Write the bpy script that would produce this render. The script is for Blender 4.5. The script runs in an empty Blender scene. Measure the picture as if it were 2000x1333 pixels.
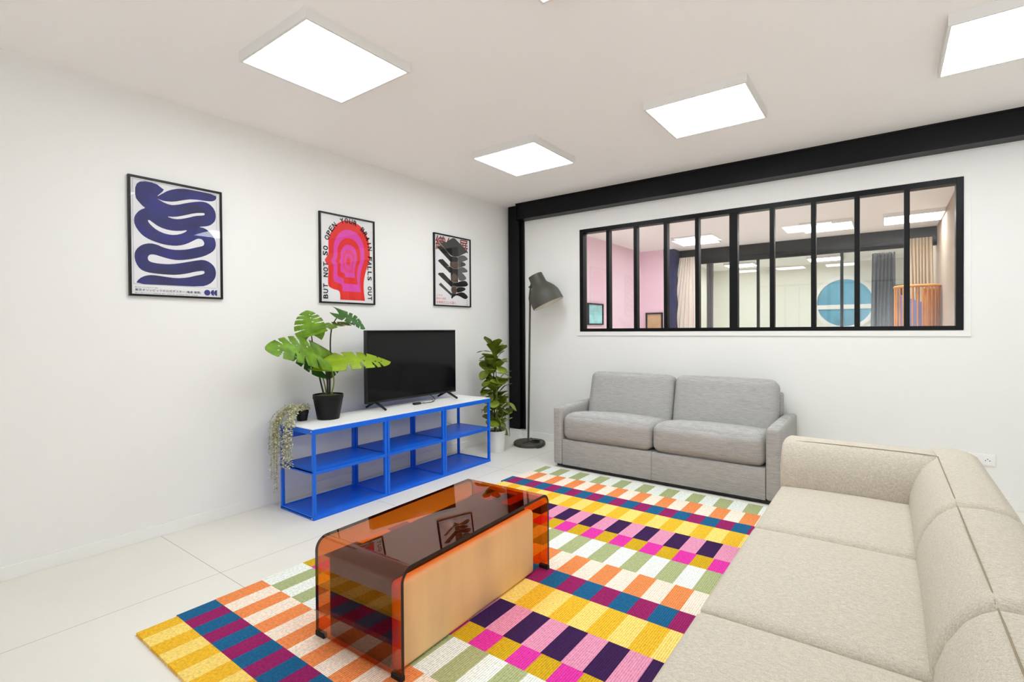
import bpy, bmesh, math, random
from mathutils import Vector, Matrix, geometry
from math import sin, cos, pi, radians as R

# ------------------------------------------------------------------ camera, world, exposure
scn = bpy.context.scene
COL = scn.collection
cam_d = bpy.data.cameras.new('camera')
cam = bpy.data.objects.new('camera', cam_d)
COL.objects.link(cam)
cam_d.sensor_width = 36.0
cam_d.lens = 984.26 / 2000 * 36.0
cam_d.shift_y = -12.74 / 2000
cam_d.clip_start = 0.05
_y, _p, _r = R(36.609), R(0.554), R(-0.3924)
_f = Vector((-sin(_y) * cos(_p), cos(_y) * cos(_p), -sin(_p)))
_rt = Vector((cos(_y), sin(_y), 0))
_up = _rt.cross(_f)
_r2 = cos(_r) * _rt + sin(_r) * _up
_u2 = -sin(_r) * _rt + cos(_r) * _up
cam.matrix_world = Matrix(((_r2.x, _u2.x, -_f.x, 3.601), (_r2.y, _u2.y, -_f.y, -4.80),
                           (_r2.z, _u2.z, -_f.z, 1.26), (0, 0, 0, 1)))
scn.camera = cam

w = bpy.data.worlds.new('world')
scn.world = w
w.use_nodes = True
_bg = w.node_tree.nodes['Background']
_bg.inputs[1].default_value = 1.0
_tc = w.node_tree.nodes.new('ShaderNodeTexCoord')
_sp = w.node_tree.nodes.new('ShaderNodeSeparateXYZ')
_rp = w.node_tree.nodes.new('ShaderNodeValToRGB')          # hazy sky; brighter lower half added to lift the ceiling
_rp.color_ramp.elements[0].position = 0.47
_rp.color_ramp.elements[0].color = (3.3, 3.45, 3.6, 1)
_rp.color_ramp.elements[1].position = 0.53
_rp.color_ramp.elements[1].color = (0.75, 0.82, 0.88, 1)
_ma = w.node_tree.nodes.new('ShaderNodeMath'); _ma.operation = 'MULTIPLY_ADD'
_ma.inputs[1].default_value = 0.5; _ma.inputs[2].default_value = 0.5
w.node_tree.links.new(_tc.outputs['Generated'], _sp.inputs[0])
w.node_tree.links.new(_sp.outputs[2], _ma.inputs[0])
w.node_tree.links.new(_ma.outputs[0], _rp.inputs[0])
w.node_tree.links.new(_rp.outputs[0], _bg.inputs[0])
PANEL = 15.0                                    # radiance of the LED ceiling panels
scn.view_settings.view_transform = 'Standard'
scn.view_settings.look = 'None'
scn.view_settings.gamma = 1
scn.view_settings.exposure = -0.02
scn.cycles.max_bounces = 10
scn.cycles.diffuse_bounces = 6
scn.cycles.transparent_max_bounces = 24
scn.cycles.glossy_bounces = 6
scn.cycles.sample_clamp_indirect = 6.0
rnd = random.Random(7)

# ------------------------------------------------------------------ materials
def lin(c):
    f = lambda v: v / 12.92 if v <= 0.04045 else ((v + 0.055) / 1.055) ** 2.4
    return (f(c[0] / 255), f(c[1] / 255), f(c[2] / 255), 1)

def mat(name, rgb, rough=0.5, metal=0.0, spec=0.5, noise=None, bump=None, emit=None):
    """noise = (scale xyz, amount): value mottling; bump = (scale xyz, strength, distance)"""
    m = bpy.data.materials.new(name)
    m.use_nodes = True
    nt = m.node_tree
    b = nt.nodes['Principled BSDF']
    c = lin(rgb)
    b.inputs['Base Color'].default_value = c
    b.inputs['Roughness'].default_value = rough
    b.inputs['Metallic'].default_value = metal
    b.inputs['Specular IOR Level'].default_value = spec
    tc = None
    def coords(scale):
        t = nt.nodes.new('ShaderNodeTexCoord')
        mp = nt.nodes.new('ShaderNodeMapping')
        mp.inputs['Scale'].default_value = scale
        nt.links.new(t.outputs['Object'], mp.inputs['Vector'])
        return mp.outputs['Vector']
    if noise:
        n = nt.nodes.new('ShaderNodeTexNoise')
        n.inputs['Scale'].default_value = 1.0
        n.inputs['Detail'].default_value = 4
        nt.links.new(coords(noise[0]), n.inputs['Vector'])
        mx = nt.nodes.new('ShaderNodeMix')
        mx.data_type = 'RGBA'
        a = noise[1]
        mx.inputs[6].default_value = tuple(max(0, v * (1 - a)) for v in c[:3]) + (1,)
        mx.inputs[7].default_value = tuple(min(1, v * (1 + a)) for v in c[:3]) + (1,)
        mr = nt.nodes.new('ShaderNodeMapRange')
        mr.inputs[1].default_value, mr.inputs[2].default_value = 0.3, 0.7
        nt.links.new(n.outputs['Fac'], mr.inputs[0])
        nt.links.new(mr.outputs[0], mx.inputs[0])
        nt.links.new(mx.outputs[2], b.inputs['Base Color'])
    if bump:
        n2 = nt.nodes.new('ShaderNodeTexNoise')
        n2.inputs['Scale'].default_value = 1.0
        n2.inputs['Detail'].default_value = 2
        nt.links.new(coords(bump[0]), n2.inputs['Vector'])
        bp = nt.nodes.new('ShaderNodeBump')
        bp.inputs['Strength'].default_value = bump[1]
        bp.inputs['Distance'].default_value = bump[2]
        nt.links.new(n2.outputs['Fac'], bp.inputs['Height'])
        nt.links.new(bp.outputs[0], b.inputs['Normal'])
    if emit:
        b.inputs['Emission Color'].default_value = (*emit[0], 1)
        b.inputs['Emission Strength'].default_value = emit[1]
    return m

def clear_glass(name, tint=(1, 1, 1), ior=1.5, rough=0.0):
    """clear sheet: fresnel mirror over straight-through tinted transmission"""
    m = bpy.data.materials.new(name)  # hidden by the beam, added to brighten the farthest room
    m.use_nodes = True
    nt = m.node_tree
    nt.nodes.remove(nt.nodes['Principled BSDF'])
    out = nt.nodes['Material Output']
    t = nt.nodes.new('ShaderNodeBsdfTransparent')
    t.inputs[0].default_value = (*tint, 1)
    g = nt.nodes.new('ShaderNodeBsdfGlossy')
    g.inputs['Roughness'].default_value = rough
    fr = nt.nodes.new('ShaderNodeFresnel')
    geo = nt.nodes.new('ShaderNodeNewGeometry')
    mi = nt.nodes.new('ShaderNodeMix')          # the same mirror strength from either side of a surface
    mi.data_type = 'FLOAT'
    mi.inputs[2].default_value = ior
    mi.inputs[3].default_value = 1.0 / ior
    nt.links.new(geo.outputs['Backfacing'], mi.inputs[0])
    fr.inputs['IOR'].default_value = ior
    mx = nt.nodes.new('ShaderNodeMixShader')
    lw = nt.nodes.new('ShaderNodeLayerWeight')
    lw.inputs['Blend'].default_value = 0.5
    pw = nt.nodes.new('ShaderNodeMath'); pw.operation = 'POWER'
    pw.inputs[1].default_value = 5.0
    nt.links.new(lw.outputs['Facing'], pw.inputs[0])
    ma = nt.nodes.new('ShaderNodeMath'); ma.operation = 'MULTIPLY_ADD'
    f0 = ((ior - 1) / (ior + 1)) ** 2
    ma.inputs[1].default_value = 1 - f0
    ma.inputs[2].default_value = f0
    nt.links.new(pw.outputs[0], ma.inputs[0])
    nt.links.new(ma.outputs[0], mx.inputs[0])
    nt.links.new(t.outputs[0], mx.inputs[1])
    nt.links.new(g.outputs[0], mx.inputs[2])
    nt.links.new(mx.outputs[0], out.inputs[0])
    for n in (fr, geo, mi):
        nt.nodes.remove(n)
    return m

def tile_floor():
    m = mat('floor_tile', (231, 227, 218), rough=0.45, noise=((1.3, 1.3, 1.3), 0.035))
    nt = m.node_tree
    b = nt.nodes['Principled BSDF']
    src = b.inputs['Base Color'].links[0].from_socket
    tc = nt.nodes.new('ShaderNodeTexCoord')
    sp = nt.nodes.new('ShaderNodeSeparateXYZ')
    nt.links.new(tc.outputs['Object'], sp.inputs[0])
    def line(sock, off):
        a = nt.nodes.new('ShaderNodeMath'); a.operation = 'SUBTRACT'
        nt.links.new(sock, a.inputs[0]); a.inputs[1].default_value = off
        d = nt.nodes.new('ShaderNodeMath'); d.operation = 'PINGPONG'
        nt.links.new(a.outputs[0], d.inputs[0]); d.inputs[1].default_value = 0.6
        l = nt.nodes.new('ShaderNodeMath'); l.operation = 'LESS_THAN'
        nt.links.new(d.outputs[0], l.inputs[0]); l.inputs[1].default_value = 0.0013
        return l.outputs[0]
    mx = nt.nodes.new('ShaderNodeMath'); mx.operation = 'MAXIMUM'
    nt.links.new(line(sp.outputs[0], 0.81), mx.inputs[0])
    nt.links.new(line(sp.outputs[1], -3.61), mx.inputs[1])
    c = nt.nodes.new('ShaderNodeMix'); c.data_type = 'RGBA'
    nt.links.new(mx.outputs[0], c.inputs[0])
    nt.links.new(src, c.inputs[6])
    c.inputs[7].default_value = lin((150, 145, 136))
    nt.links.new(c.outputs[2], b.inputs['Base Color'])
    return m

def weave(name, rgb, sx, sz, amt, bump=0.25, dist=0.0015):
    """two crossed thread noises: a plain weave cloth"""
    m = mat(name, rgb, rough=0.95, spec=0.15)
    nt = m.node_tree
    b = nt.nodes['Principled BSDF']
    t = nt.nodes.new('ShaderNodeTexCoord')
    fac = []
    for sc in (sx, sz):
        mp = nt.nodes.new('ShaderNodeMapping'); mp.inputs['Scale'].default_value = sc
        nt.links.new(t.outputs['Object'], mp.inputs['Vector'])
        n = nt.nodes.new('ShaderNodeTexNoise'); n.inputs['Scale'].default_value = 1; n.inputs['Detail'].default_value = 3
        nt.links.new(mp.outputs[0], n.inputs['Vector'])
        fac.append(n.outputs['Fac'])
    a = nt.nodes.new('ShaderNodeMath'); a.operation = 'ADD'
    nt.links.new(fac[0], a.inputs[0]); nt.links.new(fac[1], a.inputs[1])
    mr = nt.nodes.new('ShaderNodeMapRange')
    mr.inputs[1].default_value, mr.inputs[2].default_value = 0.72, 1.28
    nt.links.new(a.outputs[0], mr.inputs[0])
    c = lin(rgb)
    mx = nt.nodes.new('ShaderNodeMix'); mx.data_type = 'RGBA'
    mx.inputs[6].default_value = tuple(v * (1 - amt) for v in c[:3]) + (1,)
    mx.inputs[7].default_value = tuple(min(1, v * (1 + amt)) for v in c[:3]) + (1,)
    nt.links.new(mr.outputs[0], mx.inputs[0])
    nt.links.new(mx.outputs[2], b.inputs['Base Color'])
    bp = nt.nodes.new('ShaderNodeBump')
    bp.inputs['Strength'].default_value = bump; bp.inputs['Distance'].default_value = dist
    nt.links.new(a.outputs[0], bp.inputs['Height'])
    nt.links.new(bp.outputs[0], b.inputs['Normal'])
    return m

M = {}
M['wall'] = mat('white_wall_paint', (238, 237, 234), 0.9, spec=0.1)
M['ceiling'] = mat('ceiling_paint', (251, 248, 246), 0.9, spec=0.1)
M['floor'] = tile_floor()
M['trim'] = mat('white_trim', (240, 239, 235), 0.6, spec=0.3)
M['steel'] = mat('black_steel_paint', (3, 3, 5), 0.4, spec=0.22)
M['panel_frame'] = mat('panel_housing', (228, 226, 222), 0.5)
M['panel'] = mat('led_diffuser', (255, 255, 255), 0.6, emit=((0.90, 0.965, 1.0), PANEL))
M['glass'] = clear_glass('window_glass', (0.985, 0.99, 0.985))
M['poster_glass'] = clear_glass('poster_glass', (0.99, 0.99, 0.99), 1.33)
M['amber'] = clear_glass('amber_glass', (0.86, 0.40, 0.085), 1.85)
M['black'] = mat('black_plastic', (14, 14, 15), 0.5)
M['frame_black'] = mat('black_frame', (6, 6, 7), 0.4, spec=.3)
M['screen'] = mat('tv_screen', (2, 2, 3), 0.08, spec=0.3)
M['blue'] = mat('cobalt_powder_coat', (0, 100, 222), 0.38, spec=0.4)
M['white_top'] = mat('white_laminate', (243, 242, 240), 0.45)
M['wood'] = mat('light_plywood', (236, 198, 142), 0.55, noise=((3, 7, 1.1), 0.09))
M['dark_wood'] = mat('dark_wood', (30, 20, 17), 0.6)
M['rubber'] = mat('black_rubber', (15, 14, 14), 0.7)
M['grey'] = weave('grey_melange', (171, 169, 166), (16, 16, 330), (160, 160, 620), 0.24)
M['beige'] = weave('oatmeal_linen', (197, 188, 173), (70, 330, 330), (330, 330, 70), 0.20)
M['thread'] = mat('seam_thread', (150, 135, 110), 0.9)
M['grey_thread'] = mat('grey_seam', (105, 103, 100), 0.9)
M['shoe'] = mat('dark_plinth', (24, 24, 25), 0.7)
M['lamp'] = mat('dark_olive_metal', (74, 72, 64), 0.5, spec=0.4)
M['lamp_in'] = mat('lamp_white_inside', (235, 230, 215), 0.5)
M['pot_black'] = mat('black_pot', (9, 9, 10), 0.5, spec=0.3)
M['pot_white'] = mat('white_pot', (238, 237, 234), 0.35)
M['soil'] = mat('dark_soil', (50, 44, 26), 0.95, noise=((60, 60, 60), 0.5))
M['moss'] = mat('green_moss', (62, 74, 30), 0.95, noise=((80, 80, 80), 0.5))
def leafmat(n, rgb, sss=0.12, amt=0.22, sc=9):
    m = mat(n, rgb, 0.42, noise=((sc, sc, sc), amt), spec=0.4)
    nt = m.node_tree; b = nt.nodes['Principled BSDF']
    tr = nt.nodes.new('ShaderNodeBsdfTranslucent')
    nt.links.new(b.inputs['Base Color'].links[0].from_socket, tr.inputs[0])
    mx = nt.nodes.new('ShaderNodeMixShader'); mx.inputs[0].default_value = sss
    nt.links.new(b.outputs[0], mx.inputs[1]); nt.links.new(tr.outputs[0], mx.inputs[2])
    nt.links.new(mx.outputs[0], nt.nodes['Material Output'].inputs[0])
    return m
M['leaf'] = leafmat('monstera_green', (100, 140, 20), amt=.4, sc=14)
M['leaf_bright'] = leafmat('monstera_bright', (140, 168, 10))
M['leaf_dark'] = leafmat('monstera_dark', (46, 100, 34))
M['fig'] = leafmat('fig_green', (112, 130, 30), amt=0.6, sc=7)
M['stem'] = mat('dark_stem', (46, 42, 28), 0.7)
M['stem_green'] = mat('green_stem', (128, 140, 70), 0.6)
M['bead'] = mat('bead_leaves', (216, 210, 176), 0.7, noise=((45, 45, 45), 0.5))
M['cable'] = mat('cable_black', (20, 20, 20), 0.5)
M['cable_white'] = mat('cable_grey', (205, 203, 200), 0.5)
M['paper'] = mat('poster_paper', (236, 235, 236), 0.7)
M['ink_blue'] = mat('ink_ultramarine', (22, 25, 104), 0.6, noise=((4, 5, 9), 0.55))
M['ink_navy'] = mat('ink_navy', (36, 40, 84), 0.7)
M['ink_black'] = mat('ink_black', (10, 10, 10), 0.6)
M['ink_red'] = mat('ink_red', (226, 36, 26), 0.6)
M['ink_magenta'] = mat('ink_magenta', (221, 66, 172), 0.6)
M['ink_rose'] = mat('ink_rose', (228, 56, 110), 0.6)
M['ink_crimson'] = mat('ink_crimson', (205, 60, 62), 0.6)
M['ink_salmon'] = mat('ink_salmon', (206, 142, 136), 0.6)
M['ink_grey'] = mat('ink_grey', (92, 92, 90), 0.6)
M['ink_dark'] = mat('ink_dark', (58, 58, 55), 0.6)
M['ink_brown'] = mat('ink_brown', (92, 72, 58), 0.6, noise=((14, 14, 30), 0.3))
M['ink_line'] = mat('ink_line', (190, 190, 180), 0.6)
M['socket'] = mat('socket_white', (242, 241, 238), 0.35)
M['pink'] = mat('pink_wall_paint', (240, 210, 222), 0.9, spec=0.1)
M['room_beige'] = mat('beige_wall_paint', (178, 160, 142), 0.9, spec=0.1)
M['cream'] = mat('cream_wall_paint', (234, 233, 222), 0.9, spec=0.1)
M['curtain'] = mat('cream_curtain', (238, 228, 216), 0.9, noise=((30, 30, 3), 0.06))
M['curtain_grey'] = mat('grey_curtain', (92, 94, 96), 0.9)
M['curtain_tan'] = mat('tan_curtain', (208, 188, 160), 0.9)
M['navy'] = mat('navy_paint', (24, 32, 84), 0.6)
M['turquoise'] = mat('turquoise_print', (160, 222, 224), 0.7, noise=((6, 6, 6), 0.2))
M['tan_print'] = mat('tan_print', (206, 172, 128), 0.7, noise=((5, 5, 5), 0.15))
M['rattan'] = mat('rattan_cane', (214, 142, 70), 0.55, noise=((6, 6, 3), 0.25))
M['lilac'] = mat('lilac_cloth', (142, 140, 196), 0.9)
M['blue_pane'] = mat('blue_pane', (96, 164, 192), 0.12, spec=0.6, noise=((2, 2, 1.2), 0.3))
M['sky_pane'] = mat('daylight_pane', (90, 150, 215), 0.15, noise=((3, 3, 0.6), 0.3))

# ------------------------------------------------------------------ mesh helpers
class MB:
    def __init__(s): s.v = []; s.f = []; s.m = []; s.cur = 0
    def add(s, vs, fs):
        o = len(s.v)
        s.v += [tuple(p) for p in vs]
        s.f += [tuple(i + o for i in f) for f in fs]
        s.m += [s.cur] * len(fs)
        return s
    def box(s, x0, x1, y0, y1, z0, z1, bev=0.0, seg=2, xf=None):
        bm = bmesh.new()
        bmesh.ops.create_cube(bm, size=1)
        for p in bm.verts:
            p.co = Vector((x0 + (p.co.x + .5) * (x1 - x0), y0 + (p.co.y + .5) * (y1 - y0), z0 + (p.co.z + .5) * (z1 - z0)))
        if bev > 0:
            bmesh.ops.bevel(bm, geom=bm.edges[:], offset=bev, segments=seg, affect='EDGES', profile=0.5)
        s.bm(bm, xf)
        return s
    def bm(s, bm, xf=None):
        bm.verts.index_update()
        vs = [xf(p.co) if xf else p.co.copy() for p in bm.verts]
        s.add(vs, [[p.index for p in f.verts] for f in bm.faces])
        bm.free()
    def tube(s, pts, r, n=8, cap=True):
        pts = [Vector(p) for p in pts]
        rs = r if isinstance(r, (list, tuple)) else [r] * len(pts)
        prev = None; rings = []
        for i, p in enumerate(pts):
            d = (pts[min(i + 1, len(pts) - 1)] - pts[max(i - 1, 0)]).normalized()
            if prev is None:
                a = Vector((0, 0, 1)) if abs(d.z) < .9 else Vector((1, 0, 0))
                u = d.cross(a).normalized()
            else:
                u = (prev - d * prev.dot(d)).normalized()
            prev = u; v = d.cross(u)
            rings.append([p + (u * cos(2 * pi * k / n) + v * sin(2 * pi * k / n)) * rs[i] for k in range(n)])
        vs = [q for g in rings for q in g]
        fs = [(i * n + k, i * n + (k + 1) % n, (i + 1) * n + (k + 1) % n, (i + 1) * n + k)
              for i in range(len(pts) - 1) for k in range(n)]
        if cap:
            fs.append(tuple(range(n - 1, -1, -1))); fs.append(tuple((len(pts) - 1) * n + k for k in range(n)))
        return s.add(vs, fs)
    def lathe(s, prof, c=(0, 0, 0), n=40, xf=None):
        vs = []; fs = []
        for r, z in prof:
            for k in range(n):
                p = Vector((r * cos(2 * pi * k / n), r * sin(2 * pi * k / n), z))
                vs.append(xf(p) if xf else p + Vector(c))
        for i in range(len(prof) - 1):
            for k in range(n):
                fs.append((i * n + k, i * n + (k + 1) % n, (i + 1) * n + (k + 1) % n, (i + 1) * n + k))
        return s.add(vs, fs)
    def build(s, name, mats, parent=None, smooth=False, origin=None):
        if not isinstance(mats, (list, tuple)): mats = [mats]
        me = bpy.data.meshes.new(name)
        base = Vector(WORLD.get(parent.name, (0, 0, 0))) if parent else Vector(origin or (0, 0, 0))
        me.from_pydata([tuple(Vector(p) - base) for p in s.v], [], s.f)
        for m in mats: me.materials.append(m)
        if len(mats) > 1:
            me.polygons.foreach_set('material_index', s.m)
        if smooth:
            me.polygons.foreach_set('use_smooth', [True] * len(me.polygons))
            if smooth != 'all':
                me.set_sharp_from_angle(angle=R(smooth if smooth is not True else 40))
        me.update()
        o = bpy.data.objects.new(name, me)
        COL.objects.link(o)
        if parent:
            o.parent = parent
            WORLD[o.name] = base
        else:
            o.location = base
            WORLD[o.name] = base
        return o
WORLD = {}

def tag(o, label, cat=None, group=None, kind=None):
    o['label'] = label
    if cat: o['category'] = cat
    if group: o['group'] = group
    if kind: o['kind'] = kind
    return o

def thing(name, label, cat, loc=(0, 0, 0), group=None):
    o = bpy.data.objects.new(name, None)
    COL.objects.link(o)
    o.location = loc
    o.empty_display_size = 0.1
    WORLD[o.name] = Vector(loc)
    return tag(o, label, cat, group)

def struct(name, mb, m, label, cat, smooth=False):
    return tag(mb.build(name, m, None, smooth), label, cat, kind='structure')

def copy_thing(root, loc, label):
    r = root.copy(); COL.objects.link(r); r.location = loc; r['label'] = label
    WORLD[r.name] = Vector(loc)
    for ch in list(root.children):
        c = ch.copy(); COL.objects.link(c); c.parent = r
        for g in ch.children:
            d = g.copy(); COL.objects.link(d); d.parent = c
    return r

def soft_box(mb, x0, x1, y0, y1, z0, z1, r, bulge=(0, 0, 0), n=14, xf=None, sag=None):
    """a stuffed cushion: rounded box whose faces swell; bulge = swell of the x, y and z faces"""
    c = Vector(((x0 + x1) / 2, (y0 + y1) / 2, (z0 + z1) / 2))
    h = Vector(((x1 - x0) / 2, (y1 - y0) / 2, (z1 - z0) / 2))
    idx = {}; vs = []; fs = []
    def param(i): # denser near the edges
        t = 2 * i / n - 1
        return math.copysign(1 - (1 - abs(t)) ** 1.35, t)
    def vert(i, j, k):
        key = (i, j, k)
        if key in idx: return idx[key]
        a, b, d = param(i), param(j), param(k)
        q = Vector((a * h.x, b * h.y, d * h.z))
        inner = Vector((max(-h.x + r, min(h.x - r, q.x)), max(-h.y + r, min(h.y - r, q.y)), max(-h.z + r, min(h.z - r, q.z))))
        dd = q - inner
        if dd.length > 1e-9: q = inner + dd.normalized() * min(r, dd.length if (abs(dd.x) > 0) + (abs(dd.y) > 0) + (abs(dd.z) > 0) < 2 else r)
        e = lambda t: (1 - t * t)
        q.x += math.copysign(bulge[0], a) * e(b) * e(d) * abs(a) ** 3
        q.y += math.copysign(bulge[1], b) * e(a) * e(d) * abs(b) ** 3
        q.z += math.copysign(bulge[2], d) * (e(a) * e(b)) ** 0.6 * abs(d) ** 3
        p = q + c
        if sag: p = sag(p, a, b, d)
        if xf: p = xf(p)
        idx[key] = len(vs); vs.append(p)
        return idx[key]
    for i in range(n):
        for j in range(n):
            fs.append((vert(i, j, 0), vert(i, j + 1, 0), vert(i + 1, j + 1, 0), vert(i + 1, j, 0)))
            fs.append((vert(i, j, n), vert(i + 1, j, n), vert(i + 1, j + 1, n), vert(i, j + 1, n)))
            fs.append((vert(i, 0, j), vert(i + 1, 0, j), vert(i + 1, 0, j + 1), vert(i, 0, j + 1)))
            fs.append((vert(i, n, j), vert(i, n, j + 1), vert(i + 1, n, j + 1), vert(i + 1, n, j)))
            fs.append((vert(0, i, j), vert(0, i, j + 1), vert(0, i + 1, j + 1), vert(0, i + 1, j)))
            fs.append((vert(n, i, j), vert(n, i + 1, j), vert(n, i + 1, j + 1), vert(n, i, j + 1)))
    mb.add(vs, fs)

def loft(mb, prof, a0, a1, r, put, n=10):
    """closed profile (b, z) swept from a0 to a1 with rounded, pillow-like ends; put(a, b, z) -> point"""
    cb = sum(p[0] for p in prof) / len(prof); cz = sum(p[1] for p in prof) / len(prof)
    st = []
    for i in range(n + 1):
        t = i / n * pi / 2
        st.append((a0 + r * (1 - sin(t)) if i else a0 + r, 0))
    st = [(a0 + r * (1 - cos(pi / 2 * i / n)), i / n) for i in range(n + 1)] + \
         [(a1 - r * (1 - cos(pi / 2 * i / n)), i / n) for i in range(n, -1, -1)]
    vs = []; fs = []; k = len(prof)
    span = max(max(p[0] for p in prof) - min(p[0] for p in prof), max(p[1] for p in prof) - min(p[1] for p in prof)) / 2
    for a, f in st:
        inset = r * (1 - sin(f * pi / 2))
        for b, z in prof:
            d = math.hypot(b - cb, z - cz)
            s = max(0.0, (d - inset) / d) if d > 1e-6 else 1
            vs.append(put(a, cb + (b - cb) * s, cz + (z - cz) * s))
    for i in range(len(st) - 1):
        for j in range(k):
            fs.append((i * k + j, i * k + (j + 1) % k, (i + 1) * k + (j + 1) % k, (i + 1) * k + j))
    fs.append(tuple(range(k - 1, -1, -1)))
    fs.append(tuple((len(st) - 1) * k + j for j in range(k)))
    mb.add(vs, fs)

def smooth_poly(pts, times=2, closed=True):
    for _ in range(times):
        out = []
        n = len(pts)
        rng = range(n) if closed else range(n - 1)
        if not closed: out.append(pts[0])
        for i in rng:
            a, b = pts[i], pts[(i + 1) % n]
            out.append(tuple(x * .75 + y * .25 for x, y in zip(a, b)))
            out.append(tuple(x * .25 + y * .75 for x, y in zip(a, b)))
        if not closed: out.append(pts[-1])
        pts = out
    return pts

def flat(mb, pts, put, d, m=0):
    """filled 2-D outline laid at depth d on a sheet"""
    mb.cur = m
    tri = geometry.tessellate_polygon([[Vector((p[0], p[1], 0)) for p in pts]])
    mb.add([put(p[0], p[1], d) for p in pts], [tuple(t) for t in tri])
    mb.cur = 0

_tc = {}
def text_mesh(s):
    if s in _tc: return _tc[s]
    c = bpy.data.curves.new('lettering', 'FONT'); c.body = s; c.resolution_u = 3
    o = bpy.data.objects.new('lettering', c); COL.objects.link(o)
    dg = bpy.context.evaluated_depsgraph_get()
    e = o.evaluated_get(dg); me = e.to_mesh()
    vs = [(v.co.x, v.co.y) for v in me.vertices]; fs = [tuple(p.vertices) for p in me.polygons]
    e.to_mesh_clear(); bpy.data.objects.remove(o); bpy.data.curves.remove(c)
    _tc[s] = (vs, fs)
    return _tc[s]

def text(mb, s, put, d, x, y, h, wd=None, rot=0, center=False, m=0, bold=0.0):
    """s drawn with its lower-left at (x, y), cap height about h, squeezed to width wd if given"""
    vs, fs = text_mesh(s)
    if not vs: return
    x0 = min(v[0] for v in vs); x1 = max(v[0] for v in vs); y0 = min(v[1] for v in vs); y1 = max(v[1] for v in vs)
    ky = h / (y1 - y0); kx = (wd / (x1 - x0)) if wd else ky
    ox = (x0 + x1) / 2 if center else x0; oy = (y0 + y1) / 2 if center else y0
    ca, sa = cos(rot), sin(rot)
    offs = [(0, 0)] if not bold else [(0, 0), (bold, 0), (0, bold), (bold, bold)]
    mb.cur = m
    for bx, by in offs:
        out = []
        for a, b in vs:
            p, q = (a - ox) * kx + bx, (b - oy) * ky + by
            out.append(put(x + p * ca - q * sa, y + p * sa + q * ca, d + bx * .01))
        mb.add(out, fs)
    mb.cur = 0

# ------------------------------------------------------------------ room shell
H = 2.70
X1, Y0 = 5.7, -6.3
b = MB(); b.box(-.2, X1, Y0, 8.8, -.1, 0)
struct('floor', b, M['floor'], 'pale cream stone tile floor with thin joints', 'floor')
b = MB(); b.box(-.2, X1, Y0, .14, H, H + .1)
struct('ceiling', b, M['ceiling'], 'white ceiling carrying square light panels', 'ceiling')
b = MB(); b.box(-.15, 0, Y0, 0, 0, H)
struct('wall_left', b, M['wall'], 'long white wall with three posters', 'wall')
b = MB(); b.box(-.15, 2.9, Y0 - .15, Y0, 0, H); b.box(5.6, X1 + .15, Y0 - .15, Y0, 0, H); b.box(2.9, 5.6, Y0 - .15, Y0, 2.5, H)
struct('wall_rear', b, M['wall'], 'white wall behind the camera with a wide opening added to let in light', 'wall')  # unseen opening, placed to throw fill light on the window wall and sofa
b = MB(); b.box(X1, X1 + .15, Y0, .14, 0, H)
struct('wall_right', b, M['wall'], 'white wall on the right beyond the photo', 'wall')
WX0, WX1, WZ0, WZ1 = .956, 4.042, 1.234, 2.326
b = MB()
b.box(-.15, WX0, 0, .14, 0, H); b.box(WX1, X1, 0, .14, 0, H)
b.box(WX0, WX1, 0, .14, 0, WZ0); b.box(WX0, WX1, 0, .14, WZ1, H)
struct('wall_back', b, M['wall'], 'white wall with a wide interior window', 'wall')
b = MB(); b.box(0, .012, Y0, 0, 0, .074, .002)
struct('baseboard_left', b, M['trim'], 'white skirting board along the poster wall', 'baseboard')
b = MB(); b.box(.012, X1, -.012, 0, 0, .08, .002)
struct('baseboard_back', b, M['trim'], 'white skirting board along the window wall', 'baseboard')
# window surround
b = MB()
b.box(.918, 4.081, -.012, 0, 1.190, WZ0, .002)
b.box(.918, WX0, -.006, 0, WZ0, WZ1 + .03, .001); b.box(WX1, 4.081, -.006, 0, WZ0, WZ1 + .03, .001)
b.box(WX0, WX1, -.006, 0, WZ1, WZ1 + .03, .001)
struct('trim_1', b, M['trim'], 'white board surround of the interior window', 'trim')
# steel
b = MB()
b.box(.205, X1, -.135, 0, 2.515, 2.53); b.box(.205, X1, -.135, 0, 2.685, 2.70)
b.box(.205, X1, -.128, 0, 2.53, 2.685); b.box(.200, .212, -.14, 0, 2.50, 2.70)
struct('trim_2', b, M['steel'], 'long black steel beam under the ceiling above the window', 'beam')
b = MB(); b.box(.03, .185, -.055, 0, .10, 2.70, .003); b.box(.185, .23, -.02, 0, .10, 2.70, .002)
struct('trim_3', b, M['steel'], 'black steel column in the room corner', 'column')
b = MB(); b.box(.03, .18, -.05, -.012, 0, .10, .002)
struct('trim_4', b, M['trim'], 'white plinth block under the black column', 'plinth')

# ------------------------------------------------------------------ interior window
win = bpy.data.objects.new('window_1', None); COL.objects.link(win)
WORLD[win.name] = Vector((0, 0, 0))
tag(win, 'black steel framed interior window of ten narrow panes', 'window', kind='structure')
fb = .042
def bar(nm, *a): 
    q = MB(); q.box(*a, .003); return q.build(nm, M['steel'], win)
q = MB()
q.box(WX0, WX0 + fb, -.015, .075, WZ0, WZ1, .003); q.box(WX1 - fb, WX1, -.015, .075, WZ0, WZ1, .003)
q.box(WX0 + fb, WX1 - fb, -.0145, .075, WZ0, WZ0 + .032); q.box(WX0 + fb, WX1 - fb, -.0145, .075, WZ1 - .042, WZ1)
q.build('window_frame', M['steel'], win)
mull = [1.284, 1.584, 1.891, 2.188, 2.506, 2.815, 3.121, 3.416, 3.724]
for i, x in enumerate(mull):
    hw = .034 if i == 4 else .0175
    bar('mullion', x - hw, x + hw, -.012, .06, WZ0 + .03, WZ1 - .04)
ed = [WX0 + .03] + mull + [WX1 - .03]
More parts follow.
